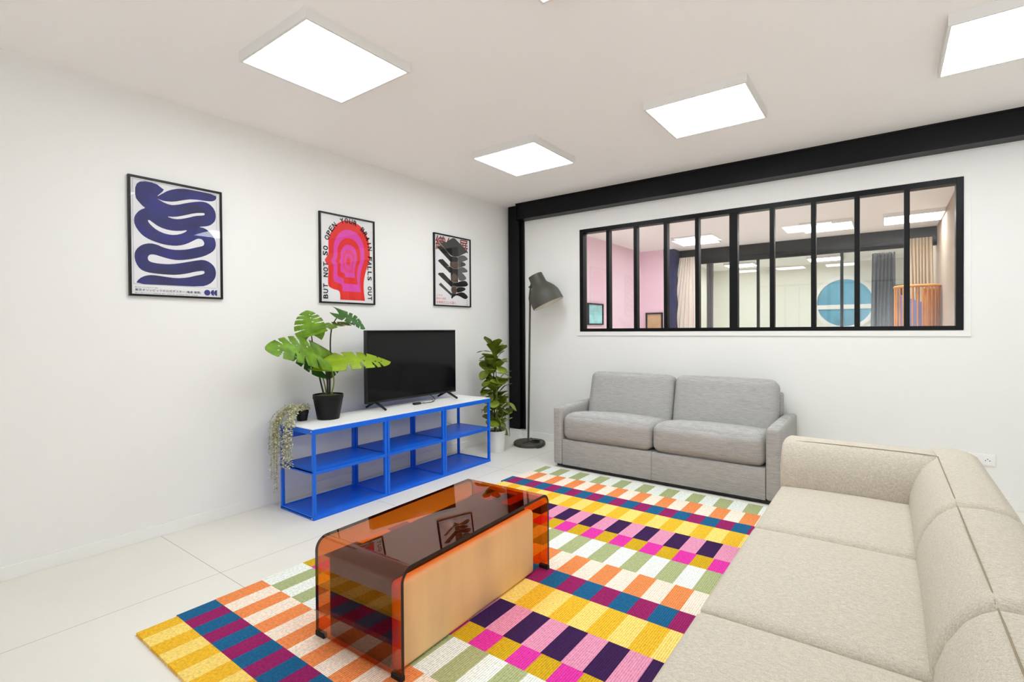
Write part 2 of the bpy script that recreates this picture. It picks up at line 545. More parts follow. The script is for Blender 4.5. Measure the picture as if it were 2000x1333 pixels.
for a, c in zip(ed[:-1], ed[1:]):
    q = MB(); q.box(a, c, .018, .023, WZ0 + .02, WZ1 - .03)
    q.build('pane', M['glass'], win)

# ------------------------------------------------------------------ ceiling lights
def ceiling_light(loc, label, group):
    t = thing('ceiling_light', label, 'ceiling light', loc, group)
    x, y, z = loc
    q = MB(); h = .305
    for a in ((x - h, x + h, y - h, y - h + .013), (x - h, x + h, y + h - .013, y + h),
              (x - h, x - h + .013, y - h + .013, y + h - .013), (x + h - .013, x + h, y - h + .013, y + h - .013)):
        q.box(*a, z - .052, z)
    q.build('housing', M['panel_frame'], t)
    q = MB(); q.box(x - h + .013, x + h - .013, y - h + .013, y + h - .013, z - .048, z - .02)
    q.build('diffuser', M['panel'], t)
    return t
GL = 'square LED panels on the lounge ceiling'
L0 = ceiling_light((1.235, -3.235, H), 'square LED ceiling panel nearest above the blue wave poster', GL)
copy_thing(L0, (1.21, -1.395, H), 'square LED ceiling panel nearest the black corner column')
copy_thing(L0, (2.665, -1.41, H), 'square LED ceiling panel above the grey sofa')
copy_thing(L0, (4.135, -1.41, H), 'square LED ceiling panel cut by the right edge of the photo')
copy_thing(L0, (2.725, -3.28, H), 'square LED ceiling panel cut by the top edge of the photo')

# ------------------------------------------------------------------ posters
def poster(name, label, y0, z0, wd, ht, t=.012):
    th = thing(name, label, 'poster', (0, y0 + wd / 2, z0))
    put = lambda a, c, d: (d, y0 + a, z0 + c)
    q = MB()
    q.box(0, .022, y0, y0 + wd, z0, z0 + t, .001); q.box(0, .022, y0, y0 + wd, z0 + ht - t, z0 + ht, .001)
    q.box(0, .022, y0, y0 + t, z0 + t, z0 + ht - t, .001); q.box(0, .022, y0 + wd - t, y0 + wd, z0 + t, z0 + ht - t, .001)
    q.build('frame', M['frame_black'], th)
    q = MB(); q.box(0.001, .010, y0 + t, y0 + wd - t, z0 + t, z0 + ht - t)
    sheet = q.build('print', M['paper'], th)
    q = MB(); q.box(.0165, .019, y0 + t * .6, y0 + wd - t * .6, z0 + t * .6, z0 + ht - t * .6)
    q.build('glazing', M['poster_glass'], th)
    return th, sheet, put

RIB=[(0.038,0.663),(0.07,0.694),(0.143,0.695),(0.174,0.672),(0.191,0.664),(0.142,0.609),(0.173,0.589),(0.219,0.576),(0.255,0.583),(0.316,0.609),(0.379,0.63),(0.418,0.636),(0.451,0.626),(0.48,0.595),(0.488,0.557),(0.483,0.523),(0.462,0.495),(0.436,0.478),(0.377,0.465),(0.416,0.463),(0.448,0.443),(0.475,0.408),(0.486,0.373),(0.481,0.337),(0.46,0.309),(0.414,0.279),(0.362,0.259),(0.3,0.242),(0.251,0.235),(0.209,0.239),(0.169,0.248),(0.135,0.257),(0.112,0.256),(0.101,0.247),(0.096,0.23),(0.103,0.213),(0.134,0.205),(0.197,0.204),(0.251,0.213),(0.312,0.23),(0.362,0.245),(0.407,0.255),(0.446,0.243),(0.476,0.214),(0.485,0.172),(0.475,0.132),(0.444,0.097),(0.392,0.076),(0.202,0.074),(0.033,0.072),(0.05,0.103),(0.083,0.125),(0.122,0.132),(0.185,0.126),(0.25,0.121),(0.311,0.13),(0.361,0.147),(0.406,0.16),(0.415,0.173),(0.406,0.183),(0.361,0.173),(0.311,0.156),(0.25,0.142),(0.191,0.14),(0.133,0.141),(0.089,0.146),(0.056,0.161),(0.035,0.198),(0.028,0.242),(0.038,0.278),(0.069,0.311),(0.113,0.325),(0.152,0.318),(0.17,0.309),(0.21,0.300),(0.252,0.299),(0.313,0.31),(0.376,0.334),(0.408,0.345),(0.415,0.364),(0.402,0.387),(0.376,0.39),(0.351,0.373),(0.313,0.347),(0.264,0.327),(0.216,0.323),(0.17,0.327),(0.124,0.339),(0.091,0.353),(0.059,0.377),(0.032,0.422),(0.029,0.459),(0.038,0.487),(0.06,0.516),(0.09,0.534),(0.077,0.539),(0.053,0.566),(0.037,0.588)]
RTOP=[(0.142,0.607),(0.173,0.634),(0.214,0.668),(0.28,0.694),(0.355,0.696),(0.49,0.695),(0.49,0.665),(0.471,0.65),(0.444,0.643),(0.348,0.639),(0.292,0.621),(0.243,0.601),(0.196,0.594),(0.167,0.597)]
G1=[(0.198,0.502),(0.242,0.505),(0.291,0.522),(0.353,0.549),(0.411,0.562),(0.419,0.555),(0.414,0.545),(0.365,0.535),(0.315,0.512),(0.266,0.495),(0.23,0.493)]
G2=[(0.098,0.458),(0.106,0.465),(0.12,0.455),(0.159,0.429),(0.211,0.417),(0.265,0.42),(0.32,0.436),(0.289,0.409),(0.241,0.391),(0.194,0.391),(0.148,0.407),(0.114,0.435)]
th, sheet, put = poster('framed_poster', 'framed poster of a winding dark blue ribbon, leftmost on the white wall', -3.757, 1.477, .522, .718)
q = MB()
flat(q, smooth_poly(RIB, 1), put, .0106, 0); flat(q, smooth_poly(RTOP, 1), put, .0106, 0)
flat(q, smooth_poly(G1, 1), put, .0110, 1); flat(q, smooth_poly(G2, 1), put, .0110, 1)
for a in ((.195, .588, .014), (.36, .365, .02)): pass
q.build('ribbon_artwork', [M['ink_blue'], M['paper']], sheet)
q = MB()
for a in ((.024, .071, .4595, .0012), (.024, .696, .466, .0012)): flat(q, [(a[0], a[1]), (a[0] + a[2], a[1]), (a[0] + a[2], a[1] + a[3]), (a[0], a[1] + a[3])], put, .0105)
for x in (.024, .4895): flat(q, [(x, .071), (x + .001, .071), (x + .001, .697), (x, .697)], put, .0105)
text(q, '東京オリンピックの公式ポスター (亀倉 雄策)', put, .0106, .030, .028, .017, .358, bold=.0005)
text(q, '東京1964オリンピック記念ポスターの展示', put, .0106, .030, .050, .007, .118)
text(q, '第十八回オリンピック競技大会  東京  1964年10月  国立競技場  開会式  記念印刷', put, .0106, .030, .016, .007, .34)
cir = lambda cx, cy, r, a0, a1, n=24: [(cx + r * cos(a0 + (a1 - a0) * k / n), cy + r * sin(a0 + (a1 - a0) * k / n)) for k in range(n + 1)]
flat(q, cir(.428, .040, .019, 0, 2 * pi)[:-1], put, .0106, 1)
for cx in (.4685, .4885): flat(q, cir(cx, .041, .0195, pi / 2, 3 * pi / 2), put, .0106, 1)
q.build('lettering', [M['ink_navy'], M['ink_blue']], sheet)

HEAD=[(0.187,0.032),(0.187,0.07),(0.182,0.098),(0.165,0.108),(0.121,0.116),(0.086,0.131),(0.076,0.152),(0.076,0.197),(0.079,0.232),(0.082,0.253),(0.077,0.288),(0.082,0.302),(0.07,0.308),(0.051,0.334),(0.049,0.347),(0.065,0.367),(0.078,0.389),(0.083,0.414),(0.082,0.456),(0.082,0.498),(0.094,0.548),(0.123,0.602),(0.159,0.646),(0.209,0.679),(0.242,0.692),(0.301,0.693),(0.353,0.682),(0.397,0.663),(0.432,0.627),(0.467,0.573),(0.48,0.514),(0.486,0.455),(0.486,0.402),(0.469,0.348),(0.441,0.285),(0.423,0.216),(0.417,0.156),(0.421,0.097),(0.43,0.032)]
HEAD = [HEAD[0]] + smooth_poly(HEAD[1:-1], 1, False) + [HEAD[-1]]
th, sheet, put = poster('framed_poster', 'framed poster of nested red and pink head profiles ringed by letters', -2.509, 1.483, .532, .726)
q = MB()
cx, cy = .266, .352
for i, s in enumerate((1, .775, .575, .41, .285, .2, .13, .075)):
    flat(q, [(cx + (x - cx) * s * (.96 if i else 1), cy + (y - cy) * s) for x, y in HEAD], put, .0105 + .0003 * i, (0, 1, 0, 1, 2, 1, 2, 0)[i])
q.build('head_artwork', [M['ink_red'], M['ink_magenta'], M['ink_rose']], sheet)
TP=[(0.053,0.03),(0.054,0.098),(0.054,0.147),(0.055,0.216),(0.056,0.268),(0.056,0.314),(0.053,0.39),(0.055,0.431),(0.063,0.509),(0.083,0.553),(0.107,0.599),(0.143,0.64),(0.196,0.677),(0.251,0.689),(0.301,0.688),(0.357,0.674),(0.423,0.63),(0.454,0.586),(0.472,0.54),(0.485,0.492),(0.486,0.455),(0.483,0.379),(0.478,0.341),(0.478,0.296),(0.48,0.258),(0.477,0.217),(0.479,0.145),(0.478,0.092),(0.481,0.035)]
TP = smooth_poly(TP, 2, False)
q = MB()
s = 'BUT NOT SO OPEN YOUR BRAIN FALLS OUT'
seg = [0]
for a, c in zip(TP[:-1], TP[1:]): seg.append(seg[-1] + math.hypot(c[0] - a[0], c[1] - a[1]))
for i, chx in enumerate(s):
    if chx == ' ': continue
    L = seg[-1] * (i + .5) / len(s)
    k = max(j for j in range(len(seg)) if seg[j] <= L); k = min(k, len(TP) - 2)
    f = (L - seg[k]) / (seg[k + 1] - seg[k])
    p = (TP[k][0] + (TP[k + 1][0] - TP[k][0]) * f, TP[k][1] + (TP[k + 1][1] - TP[k][1]) * f)
    ang = math.atan2(TP[k + 1][1] - TP[k][1], TP[k + 1][0] - TP[k][0])
    text(q, chx, put, .0128, p[0], p[1], .040, .007 if chx == 'I' else .032, ang, True, bold=.0022)
q.build('lettering', M['ink_black'], sheet)

th, sheet, put = poster('framed_poster', 'framed poster of stacked black waves with red Japanese characters', -1.257, 1.502, .545, .726)
S = dict(
top=[(0.071,0.645),(0.129,0.639),(0.179,0.653),(0.23,0.684),(0.282,0.709),(0.313,0.703),(0.505,0.593),(0.461,0.57),(0.406,0.545),(0.353,0.521),(0.29,0.512),(0.239,0.526),(0.188,0.555),(0.134,0.598)],
inn=[(0.159,0.583),(0.27,0.61),(0.354,0.626),(0.353,0.521),(0.29,0.512),(0.239,0.526)],
b1=[(0.046,0.587),(0.095,0.603),(0.134,0.598),(0.244,0.516),(0.353,0.517),(0.352,0.47),(0.238,0.459)],
b2=[(0.059,0.45),(0.079,0.466),(0.128,0.475),(0.237,0.405),(0.351,0.405),(0.351,0.355),(0.226,0.344)],
core=[(0.238,0.459),(0.352,0.47),(0.351,0.405),(0.237,0.405),(0.23,0.433)],
f1=[(0.353,0.521),(0.439,0.553),(0.51,0.52),(0.499,0.504),(0.406,0.472),(0.352,0.467)],
f2=[(0.352,0.467),(0.433,0.479),(0.487,0.449),(0.405,0.418),(0.352,0.409)],
f3=[(0.351,0.405),(0.427,0.427),(0.503,0.394),(0.497,0.371),(0.351,0.355)],
b3=[(0.057,0.317),(0.073,0.332),(0.133,0.337),(0.249,0.261),(0.334,0.252),(0.334,0.205),(0.246,0.202)],
b4=[(0.067,0.214),(0.097,0.235),(0.245,0.139),(0.323,0.133),(0.245,0.112)],
f4=[(0.349,0.396),(0.426,0.355),(0.493,0.305),(0.425,0.276),(0.36,0.275),(0.345,0.338)],
f5=[(0.334,0.252),(0.425,0.278),(0.472,0.279),(0.511,0.247),(0.492,0.225),(0.435,0.214),(0.334,0.205)],
f6=[(0.329,0.204),(0.445,0.212),(0.476,0.186),(0.394,0.157),(0.323,0.143)],
f7=[(0.264,0.126),(0.328,0.136),(0.424,0.162),(0.504,0.118),(0.496,0.096),(0.464,0.084),(0.434,0.09),(0.368,0.114),(0.323,0.119),(0.283,0.103),(0.251,0.075),(0.244,0.102)])
q = MB()
text(q, '織', put, .0104, .028, .560, .142, .14, m=5, bold=.004)
text(q, '維', put, .0104, .190, .590, .11, .12, m=5, bold=.004)
text(q, '展', put, .0104, .375, .575, .13, .132, m=5, bold=.004)
lay = .0108
for nm, m in (('b1', 3), ('b2', 3), ('core', 2), ('b3', 3), ('b4', 1), ('f1', 0), ('f2', 1), ('f3', 0), ('f4', 0), ('f5', 4), ('f6', 4), ('f7', 4), ('top', 1), ('inn', 3)):
    flat(q, smooth_poly(S[nm], 1) if nm[0] == 'f' else S[nm], put, lay, m); lay += .00015
flat(q, cir(.293, .293, .05, 0, 2 * pi)[:-1], put, lay, 2); flat(q, cir(.288, .172, .043, 0, 2 * pi)[:-1], put, lay, 2)
flat(q, [(.238, .459), (.352, .470), (.350, .20), (.246, .20)], put, .01075, 3)
flat(q, [(.353, .523), (.392, .545), (.392, .36), (.36, .28), (.350, .30)], put, lay + .0002, 0)
for ln in ([(.071, .645), (.134, .598), (.188, .555), (.239, .526), (.29, .512), (.353, .521), (.406, .545), (.461, .57)],
           [(.237, .405), (.29, .39), (.351, .398), (.427, .427)], [(.249, .261), (.29, .248), (.334, .252), (.425, .278)],
           [(.246, .202), (.29, .21), (.334, .205), (.435, .214)]):
    ln = smooth_poly(ln, 2, False)
    flat(q, ln + [(x, y + .0028) for x, y in reversed(ln)], put, lay + .0005, 6)
text(q, 'ニネス', put, .0106, .034, .098, .022, .085, m=5)
text(q, '素材の造形', put, .0106, .033, .064, .024, .14, m=5)
text(q, '会場展示之心も暮ん', put, .0106, .033, .024, .03, .285, m=5)
for k, chx in enumerate('造形館'): text(q, chx, put, .0106, .483, .065 - .022 * k, .016, .016, m=5)
q.build('wave_artwork', [M['ink_grey'], M['ink_dark'], M['ink_brown'], M['ink_black'], M['ink_black'], M['ink_crimson'], M['ink_line']], sheet)

# ------------------------------------------------------------------ blue shelf unit
SX0, SX1, SY0, SY1, SH = .145, .562, -2.922, -1.062, .61
sh = thing('shelf_unit', 'low cobalt blue metal shelving unit with white top against the poster wall', 'shelf', ((SX0 + SX1) / 2, (SY0 + SY1) / 2, 0))
mod = (SY1 - SY0) / 3
for i in range(3):
    a, c = SY0 + i * mod + .001, SY0 + (i + 1) * mod - .001
    q = MB(); q.box(SX0 + .003, SX1 - .003, a, c, SH - .006, SH, .0015)
    q.build('top_panel', M['white_top'], sh)
    q = MB()
    q.box(SX1 - .018, SX1, a, c, SH - .04, SH - .0055, .002)
    q.build('front_rail', M['blue'], sh)
    q = MB(); q.box(SX0, SX0 + .018, a, c, SH - .115, SH - .0055, .002)
    q.build('back_rail', M['blue'], sh)
    if i in (0, 2):
        q = MB(); y = a if i == 0 else c - .018
        q.box(SX0 + .018, SX1 - .018, y, y + .018, SH - .04, SH - .0055, .002); q.build('side_rail', M['blue'], sh)
    for nm, z in (('middle_shelf', .302), ('bottom_shelf', .0)):
        q = MB()
        q.box(SX0 + .002, SX1 - .002, a, c, z + .012, z + .018 if z == 0 else z + .024)
        for x in (SX0, SX1 - .012): q.box(x, x + .012, a, c, z, z + .024, .002)
        for y in (a, c - .012): q.box(SX0 + .012, SX1 - .012, y, y + .012, z, z + .024, .002)
        q.build(nm, M['blue'], sh)
    for x in (SX0, SX1 - .025):
        for y in (a, c - .025):
            q = MB(); q.box(x + .0015, x + .0235, y + .0015, y + .0235, .02, SH - .02, .003)
            q.build('post', M['blue'], sh)
for z in (SH - .02, .012):
    q = MB(); q.tube([(SX1 - .02, SY0 - .0015, z), (SX1 - .02, SY0 + .002, z)], .004, 8)
    q.build('bolt', M['white_top'], sh)

# ------------------------------------------------------------------ television
tvx, ty0, ty1 = .235, -2.245, -1.205
tv = thing('television', 'flat black television standing on the blue shelving unit', 'television', (tvx, (ty0 + ty1) / 2, SH))
q = MB(); q.box(tvx - .03, tvx + .012, ty0, ty1, .664, 1.262, .003)
q.box(tvx - .055, tvx - .03, ty0 + .2, ty1 - .2, .70, 1.05, .01)
q.build('housing', M['black'], tv)
q = MB(); q.box(tvx + .0115, tvx + .0145, ty0 + .008, ty1 - .008, .682, 1.256, .0008)
q.build('screen', M['screen'], tv)
for y in (-2.155, -1.315):
    q = MB()
    for x in (tvx - .125, tvx + .125):
        q.tube([(tvx - .005 + (.012 if x > tvx else -.012), y, .672), (x, y + .005, SH + .009)], [.013, .009], 10)
    q.build('leg', M['black'], tv, True)
q = MB()
pts = [(.30, -1.70, SH + .006), (.33, -1.66, SH + .006), (.34, -1.60, SH + .007), (.31, -1.545, SH + .02), (.26, -1.52, SH + .035), (.215, -1.53, SH + .06)]
q.tube(smooth_poly(pts, 2, False), .003, 6)
pts = [(.30, -1.72, SH + .005), (.335, -1.665, SH + .006), (.325, -1.58, SH + .007), (.27, -1.55, SH + .02)]
q.tube(smooth_poly(pts, 2, False), .002, 6)
q.box(.285, .325, -1.80, -1.73, SH, SH + .018, .004)
q.build('power_cable', M['cable'], tv, True)
q = MB()
q.tube(smooth_poly([(.03, -1.40, .56), (.06, -1.38, .54), (.10, -1.33, .48), (.10, -1.29, .44), (.12, -1.25, .40), (.125, -1.20, .34), (.16, -1.17, .33)], 2, False), .0025, 6)
tag(q.build('wall_cable', M['cable_white'], None, True), 'thin grey cable drooping behind the right bay of the blue shelving', 'cable')

# ------------------------------------------------------------------ plants
def pot(parent, c, r0, r1, z0, z1, m, soil, lip=.006):
    q = MB()
    q.lathe([(0, z0), (r0, z0), (r1 - .004, z1 - .035), (r1 - .004, z1 - .03), (r1, z1 - .028), (r1, z1), (r1 - lip, z1), (r1 - lip, z1 - .02), (0, z1 - .02)], (c[0], c[1], 0))
    q.build('pot', m, parent, 35)
    q = MB(); q.lathe([(r1 - lip - .001, z1 - .025), (r1 - lip - .001, z1 - .012), (r1 * .6, z1 - .004), (0, z1 - .001)], (c[0], c[1], 0), 24)
    q.build('soil', soil, parent, True)

def blade(base, tip, up, width, prof, bend=0.0, fold=0.15, curl=0.0, ns=10, nt=6, heart=0.0, notch=None, wave=0.0):
    """leaf blade from base towards tip; up = side the leaf faces; returns verts, faces"""
    base, tip = Vector(base), Vector(tip)
    ax = tip - base; L = ax.length; ax.normalize()
    nrm = Vector(up); nrm = (nrm - ax * nrm.dot(ax)).normalized()
    side = nrm.cross(ax)
    vs = []; fs = []
    for i in range(ns + 1):
        s = i / ns; wv = width * prof(s)
        for j in range(nt + 1):
            t = 2 * j / nt - 1
            along = L * s - heart * L * abs(t) ** 1.2 * (1 - s) ** 2 + .10 * L * abs(t) * s * (1 - s) * 2
            h = fold * abs(t) * wv - curl * t * t * wv + bend * L * s * (1 - s) * 4 * .25 + wave * sin(9 * s + 3 * t) * abs(t)
            vs.append(base + ax * along + side * (t * wv) + nrm * h)
    for i in range(ns):
        for j in range(nt):
            s = (i + .5) / ns; t = abs(2 * (j + .5) / nt - 1)
            if notch and notch(s, t, 2 * (j + .5) / nt - 1): continue
            a = i * (nt + 1) + j
            fs.append((a, a + 1, a + nt + 2, a + nt + 1))
    return vs, fs

def mon_prof(s): return max(0.02, (sin(pi * min(1, s * .93 + .07) ** .74)) ** .62)
def mon_notch(seed):
    r = random.Random(seed)
    cs = [(c + r.uniform(-.03, .03), sd) for sd in (-1, 1) for c in (.30, .47, .62, .77)]
    holes = [(c + .06, sd, r.uniform(.2, .3)) for c, sd in cs if r.random() < .45]
    def f(s, t, ts):
        for c, sd in cs:
            if ts * sd > 0 and t > .34 and abs(s - c - .05 * (t - .34)) < .005 + .030 * (t - .34): return True
        for c, sd, tt in holes:
            if ts * sd > 0 and ((s - c) / .016) ** 2 + ((t - tt) / .07) ** 2 < 1: return True
        return False
    return f
def thick(o, t=.0012):
    md = o.modifiers.new('thickness', 'SOLIDIFY'); md.thickness = t
    return o

mo = thing('potted_monstera', 'potted split-leaf monstera on the white shelf top left of the television', 'plant', (.28, -2.62, SH))
pot(mo, (.28, -2.62), .078, .108, SH, .792, M['pot_black'], M['moss'])
leaves = [ # base, tip, facing, half width, material
 ((.30, -2.535, 1.385), (.40, -2.375, 1.275), (.75, .35, .75), .105, 'leaf_dark', .18, .25),
 ((.32, -2.775, 1.235), (.30, -2.80, 1.405), (.85, -.35, .2), .105, 'leaf', .1, .12),
 ((.30, -2.76, 1.245), (.33, -2.405, 1.315), (.25, -.1, 1), .075, 'leaf', .25, .2),
 ((.34, -2.70, 1.06), (.44, -3.17, 1.15), (.85, .1, .62), .125, 'leaf', .42, .12),
 ((.33, -2.66, 1.03), (.36, -2.10, 1.005), (.62, .12, .8), .105, 'leaf_bright', .22, .05),
 ((.24, -2.66, .98), (.16, -2.88, 1.12), (.5, -.3, .8), .09, 'leaf_dark', .1, .15),
 ((.25, -2.62, .96), (.20, -2.47, 1.06), (.8, .1, .6), .075, 'leaf_dark', .1, .15),
]
for k, (ba, ti, up, wd, m, bend, fold) in enumerate(leaves):
    q = MB(); q.add(*blade(ba, ti, up, wd, mon_prof, bend, fold, .22, 72, 34, .30, mon_notch(k + 3), .006))
    thick(q.build('leaf', M[m], mo, 'all'))
stems = [([(.285, -2.61, .78), (.28, -2.605, .92), (.27, -2.59, 1.06), (.26, -2.585, 1.20), (.27, -2.575, 1.30), (.30, -2.535, 1.385)], .008, .0035),
         ([(.26, -2.64, .78), (.24, -2.66, .90), (.26, -2.70, 1.04), (.30, -2.75, 1.14), (.32, -2.775, 1.235)], .007, .0035),
         ([(.28, -2.625, .78), (.29, -2.63, .90), (.31, -2.64, .99), (.34, -2.70, 1.06)], .008, .004),
         ([(.29, -2.60, .78), (.31, -2.585, .88), (.32, -2.61, .97), (.33, -2.66, 1.03)], .006, .004),
         ([(.26, -2.62, .78), (.25, -2.63, .88), (.24, -2.66, .98)], .006, .004),
         ([(.265, -2.61, .78), (.255, -2.61, .88), (.25, -2.62, .96)], .005, .004)]
for p, r0, r1 in stems:
    p = smooth_poly(p, 2, False); n = len(p)
    q = MB(); q.tube(p, [r0 + (r1 - r0) * i / (n - 1) for i in range(n)], 8)
    q.build('stem', M['stem'] if r0 > .0065 else M['stem_green'], mo, True)

# trailing plant
tp = thing('trailing_plant', 'small black pot with pale beaded strands trailing off the left shelf end', 'plant', (.19, -2.775, SH))
pc = Vector((.19, -2.775, 0))
pot(tp, pc, .034, .046, SH, .69, M['pot_black'], M['soil'], .004)
q = MB(); st = MB()
def bead(p, d, L, wd):
    d = Vector(d).normalized(); a = d.cross(Vector((0, 0, 1)))
    a = a.normalized() if a.length > 1e-3 else Vector((1, 0, 0)); c = d.cross(a)
    p = Vector(p)
    vs = [p - d * L, p + d * L] + [p + (a * cos(k * pi / 2) + c * sin(k * pi / 2) * .5) * wd for k in range(4)]
    fs = []
    for k in range(4): fs += [(0, 2 + (k + 1) % 4, 2 + k), (1, 2 + k, 2 + (k + 1) % 4)]
    q.add(vs, fs)
for k in range(25):
    g = rnd.random()
    start = pc + Vector((rnd.uniform(-.03, .04), rnd.uniform(-.03, .03), .695))
    over = Vector((.10 + .26 * g + rnd.uniform(-.02, .02), -2.945 - rnd.uniform(0, .035), .62 + rnd.uniform(0, .05)))
    zend = rnd.choice([.50, .46, .42, .38, .33, .30, .22, .16, .14])
    if g > .85: zend = max(zend, .34)
    end = Vector((over.x + rnd.uniform(-.03, .03), over.y - rnd.uniform(.0, .02), zend))
    mid = (start + over) / 2 + Vector((0, 0, .045 + rnd.uniform(0, .03)))
    path = smooth_poly([tuple(start), tuple(mid), tuple(over), tuple(over.lerp(end, .4) + Vector((rnd.uniform(-.02, .02), -.01, 0))), tuple(end)], 3, False)
    st.tube(path, .0009, 5)
    L = 0; nxt = 0
    for a, c in zip(path[:-1], path[1:]):
        a, c = Vector(a), Vector(c); d = (c - a).length
        while nxt < L + d:
            p = a.lerp(c, (nxt - L) / d)
            dirv = Vector((rnd.uniform(-1, 1), rnd.uniform(-1, 1), rnd.uniform(-.9, .5)))
            bead(p + dirv.normalized() * .011, dirv, rnd.uniform(.009, .0135), rnd.uniform(.0055, .0080))
            nxt += .0088
        L += d
for k in range(150):
    an = rnd.uniform(0, 2 * pi); rr = rnd.uniform(0, .055)
    p = pc + Vector((rr * cos(an), rr * sin(an), .695 + rnd.uniform(-.01, .032)))
    bead(p, (rnd.uniform(-1, 1), rnd.uniform(-1, 1), rnd.uniform(-.2, 1)), .011, .0065)
tag(q.build('foliage', M['bead'], tp, 'all'), 'pale sage beads', kind='stuff')
st.build('strands', M['stem_green'], tp, True)

# fiddle-leaf fig
fg = thing('potted_fig', 'tall leafy fig plant in a white pot beside the black corner column', 'plant', (.335, -.70, 0))
fc = Vector((.335, -.70, 0))
q = MB()
q.lathe([(0, 0), (.088, 0), (.104, .195), (.104, .215), (.098, .215), (.098, .19), (0, .19)], fc)
q.build('pot', M['pot_white'], fg, 35)
q = MB(); q.lathe([(.098, .185), (.09, .196), (.04, .204), (0, .206)], fc, 24); q.build('soil', M['soil'], fg, True)
for dx, dy, top in ((-.015, 0, 1.08), (.03, -.03, .86), (.05, .03, .60)):
    q = MB(); p = smooth_poly([tuple(fc + Vector((dx * .6, dy * .6, .2))), tuple(fc + Vector((dx * 1.6, dy, .5 * top + .1))), tuple(fc + Vector((dx, dy, top)))], 2, False)
    q.tube(p, [.009 - .005 * i / len(p) for i in range(len(p))], 7); q.build('stem', M['stem_green'] if dx > 0 else M['stem'], fg, True)
def fig_prof(s): return max(.03, sin(pi * s ** 1.25) ** .8 * (.62 + .5 * s))
q = MB()
fr = random.Random(11)
n = 84
for k in range(n):
    f = k / (n - 1)
    z = .24 + .82 * f
    an = k * 2.39996 + fr.uniform(-.25, .25)
    dx, dy = ((-.015, 0) if (f > .62 or k % 3 == 0) else ((.03, -.03) if k % 3 == 1 or f > .35 else (.05, .03)))
    rad = Vector((cos(an), sin(an), 0))
    lift = fr.choice((-1, 1, 1)) * fr.uniform(.25, 1.0) + (.75 if f > .95 else .35 if f > .85 else 0)
    L = fr.uniform(.135, .185) * (1.0 if f < .9 else .95)
    d = (rad + Vector((0, 0, lift))).normalized()
    ba = fc + Vector((dx, dy, z)) + rad * .02
    up = Vector((0, 0, 1)) - rad * .35 + Vector((fr.uniform(-.3, .3), fr.uniform(-.3, .3), 0))
    if f > .93: up = -rad + Vector((0, 0, .4))
    q.add(*blade(ba, ba + d * L, up, L * fr.uniform(.36, .44), fig_prof, fr.uniform(.1, .5), .12, .1, 12, 6, 0, None, .004))
thick(q.build('foliage', M['fig'], fg, 'all'), .001)

# ------------------------------------------------------------------ floor lamp
lp = thing('floor_lamp', 'dark olive metal floor lamp with bell shade beside the corner column', 'lamp', (.475, -.285, 0))
bc = Vector((.475, -.285, 0))
q = MB(); q.lathe([(0, 0), (.168, 0), (.174, .008), (.174, .030), (.166, .040), (.05, .044), (0, .044)], bc, 48); q.build('base', M['lamp'], lp, 35)
q = MB(); q.tube([(.452, -.275, .04), (.470, -.275, .8), (.487, -.275, 1.56)], .011, 12); q.build('pole', M['lamp'], lp, True)
top = Vector((.554, -.275, 1.848)); axd = Vector((.133, .06, -.317)).normalized()
xa = Vector((0, 1, 0)).cross(axd).normalized(); ya = axd.cross(xa)
def lx(p): return top + xa * p.x + ya * p.y + axd * p.z
prof = [(0, 0), (.074, 0), (.078, .004), (.081, .05), (.084, .105), (.090, .112), (.092, .120), (.118, .150), (.146, .190), (.166, .235), (.172, .285), (.175, .345)]
q = MB(); q.lathe(prof, n=48, xf=lx); sd = q.build('shade', M['lamp'], lp, 40)
q = MB(); q.lathe([(r - .003, z + .004) for r, z in prof[1:-1]] + [(.172, .344)], n=48, xf=lx); q.build('shade_lining', M['lamp_in'], sd, 40)
q = MB(); q.lathe([(0, .12), (.02, .13), (.033, .19), (.033, .22), (.02, .245), (0, .25)], n=20, xf=lx); q.build('bulb', M['lamp_in'], lp, True)
q = MB(); q.tube([(.487, -.275, 1.55), (.478, -.275, 1.60), (.486, -.275, 1.66), (.497, -.275, 1.73), (.515, -.275, 1.79)], [.011, .010, .010, .010, .010], 10)
q.tube([(.497, -.30, 1.72), (.497, -.25, 1.72)], .012, 10)
q.build('bracket', M['lamp'], lp, True)
q = MB(); z = .047
loop = [(.47 + .05 * cos(a * .9) + .03 * sin(a * 2.1), -.27, z) for a in range(2)]
pts = [(.475, -.26, z + .03), (.50, -.27, z + .008), (.58, -.30, z + .003), (.60, -.35, z + .004), (.54, -.37, z + .004), (.52, -.31, z + .008), (.57, -.26, z + .012), (.63, -.30, z + .008), (.60, -.36, z + .012), (.53, -.34, z + .016), (.55, -.27, z + .018), (.62, -.23, z + .014), (.655, -.28, .05), (.672, -.33, .012), (.66, -.37, .006), (.63, -.385, .004)]
q.tube(smooth_poly(pts, 3, False), .0035, 6)
pts = [(.54, -.33, z + .012), (.51, -.38, z + .006), (.49, -.425, z), (.475, -.463, .03), (.468, -.466, .006)]
q.tube(smooth_poly(pts, 3, False), .0035, 6)
q.box(.55, .60, -.30, -.265, z + .002, z + .024, .004)
tag(q.build('cord', M['cable'], lp, True), 'coiled black cord')

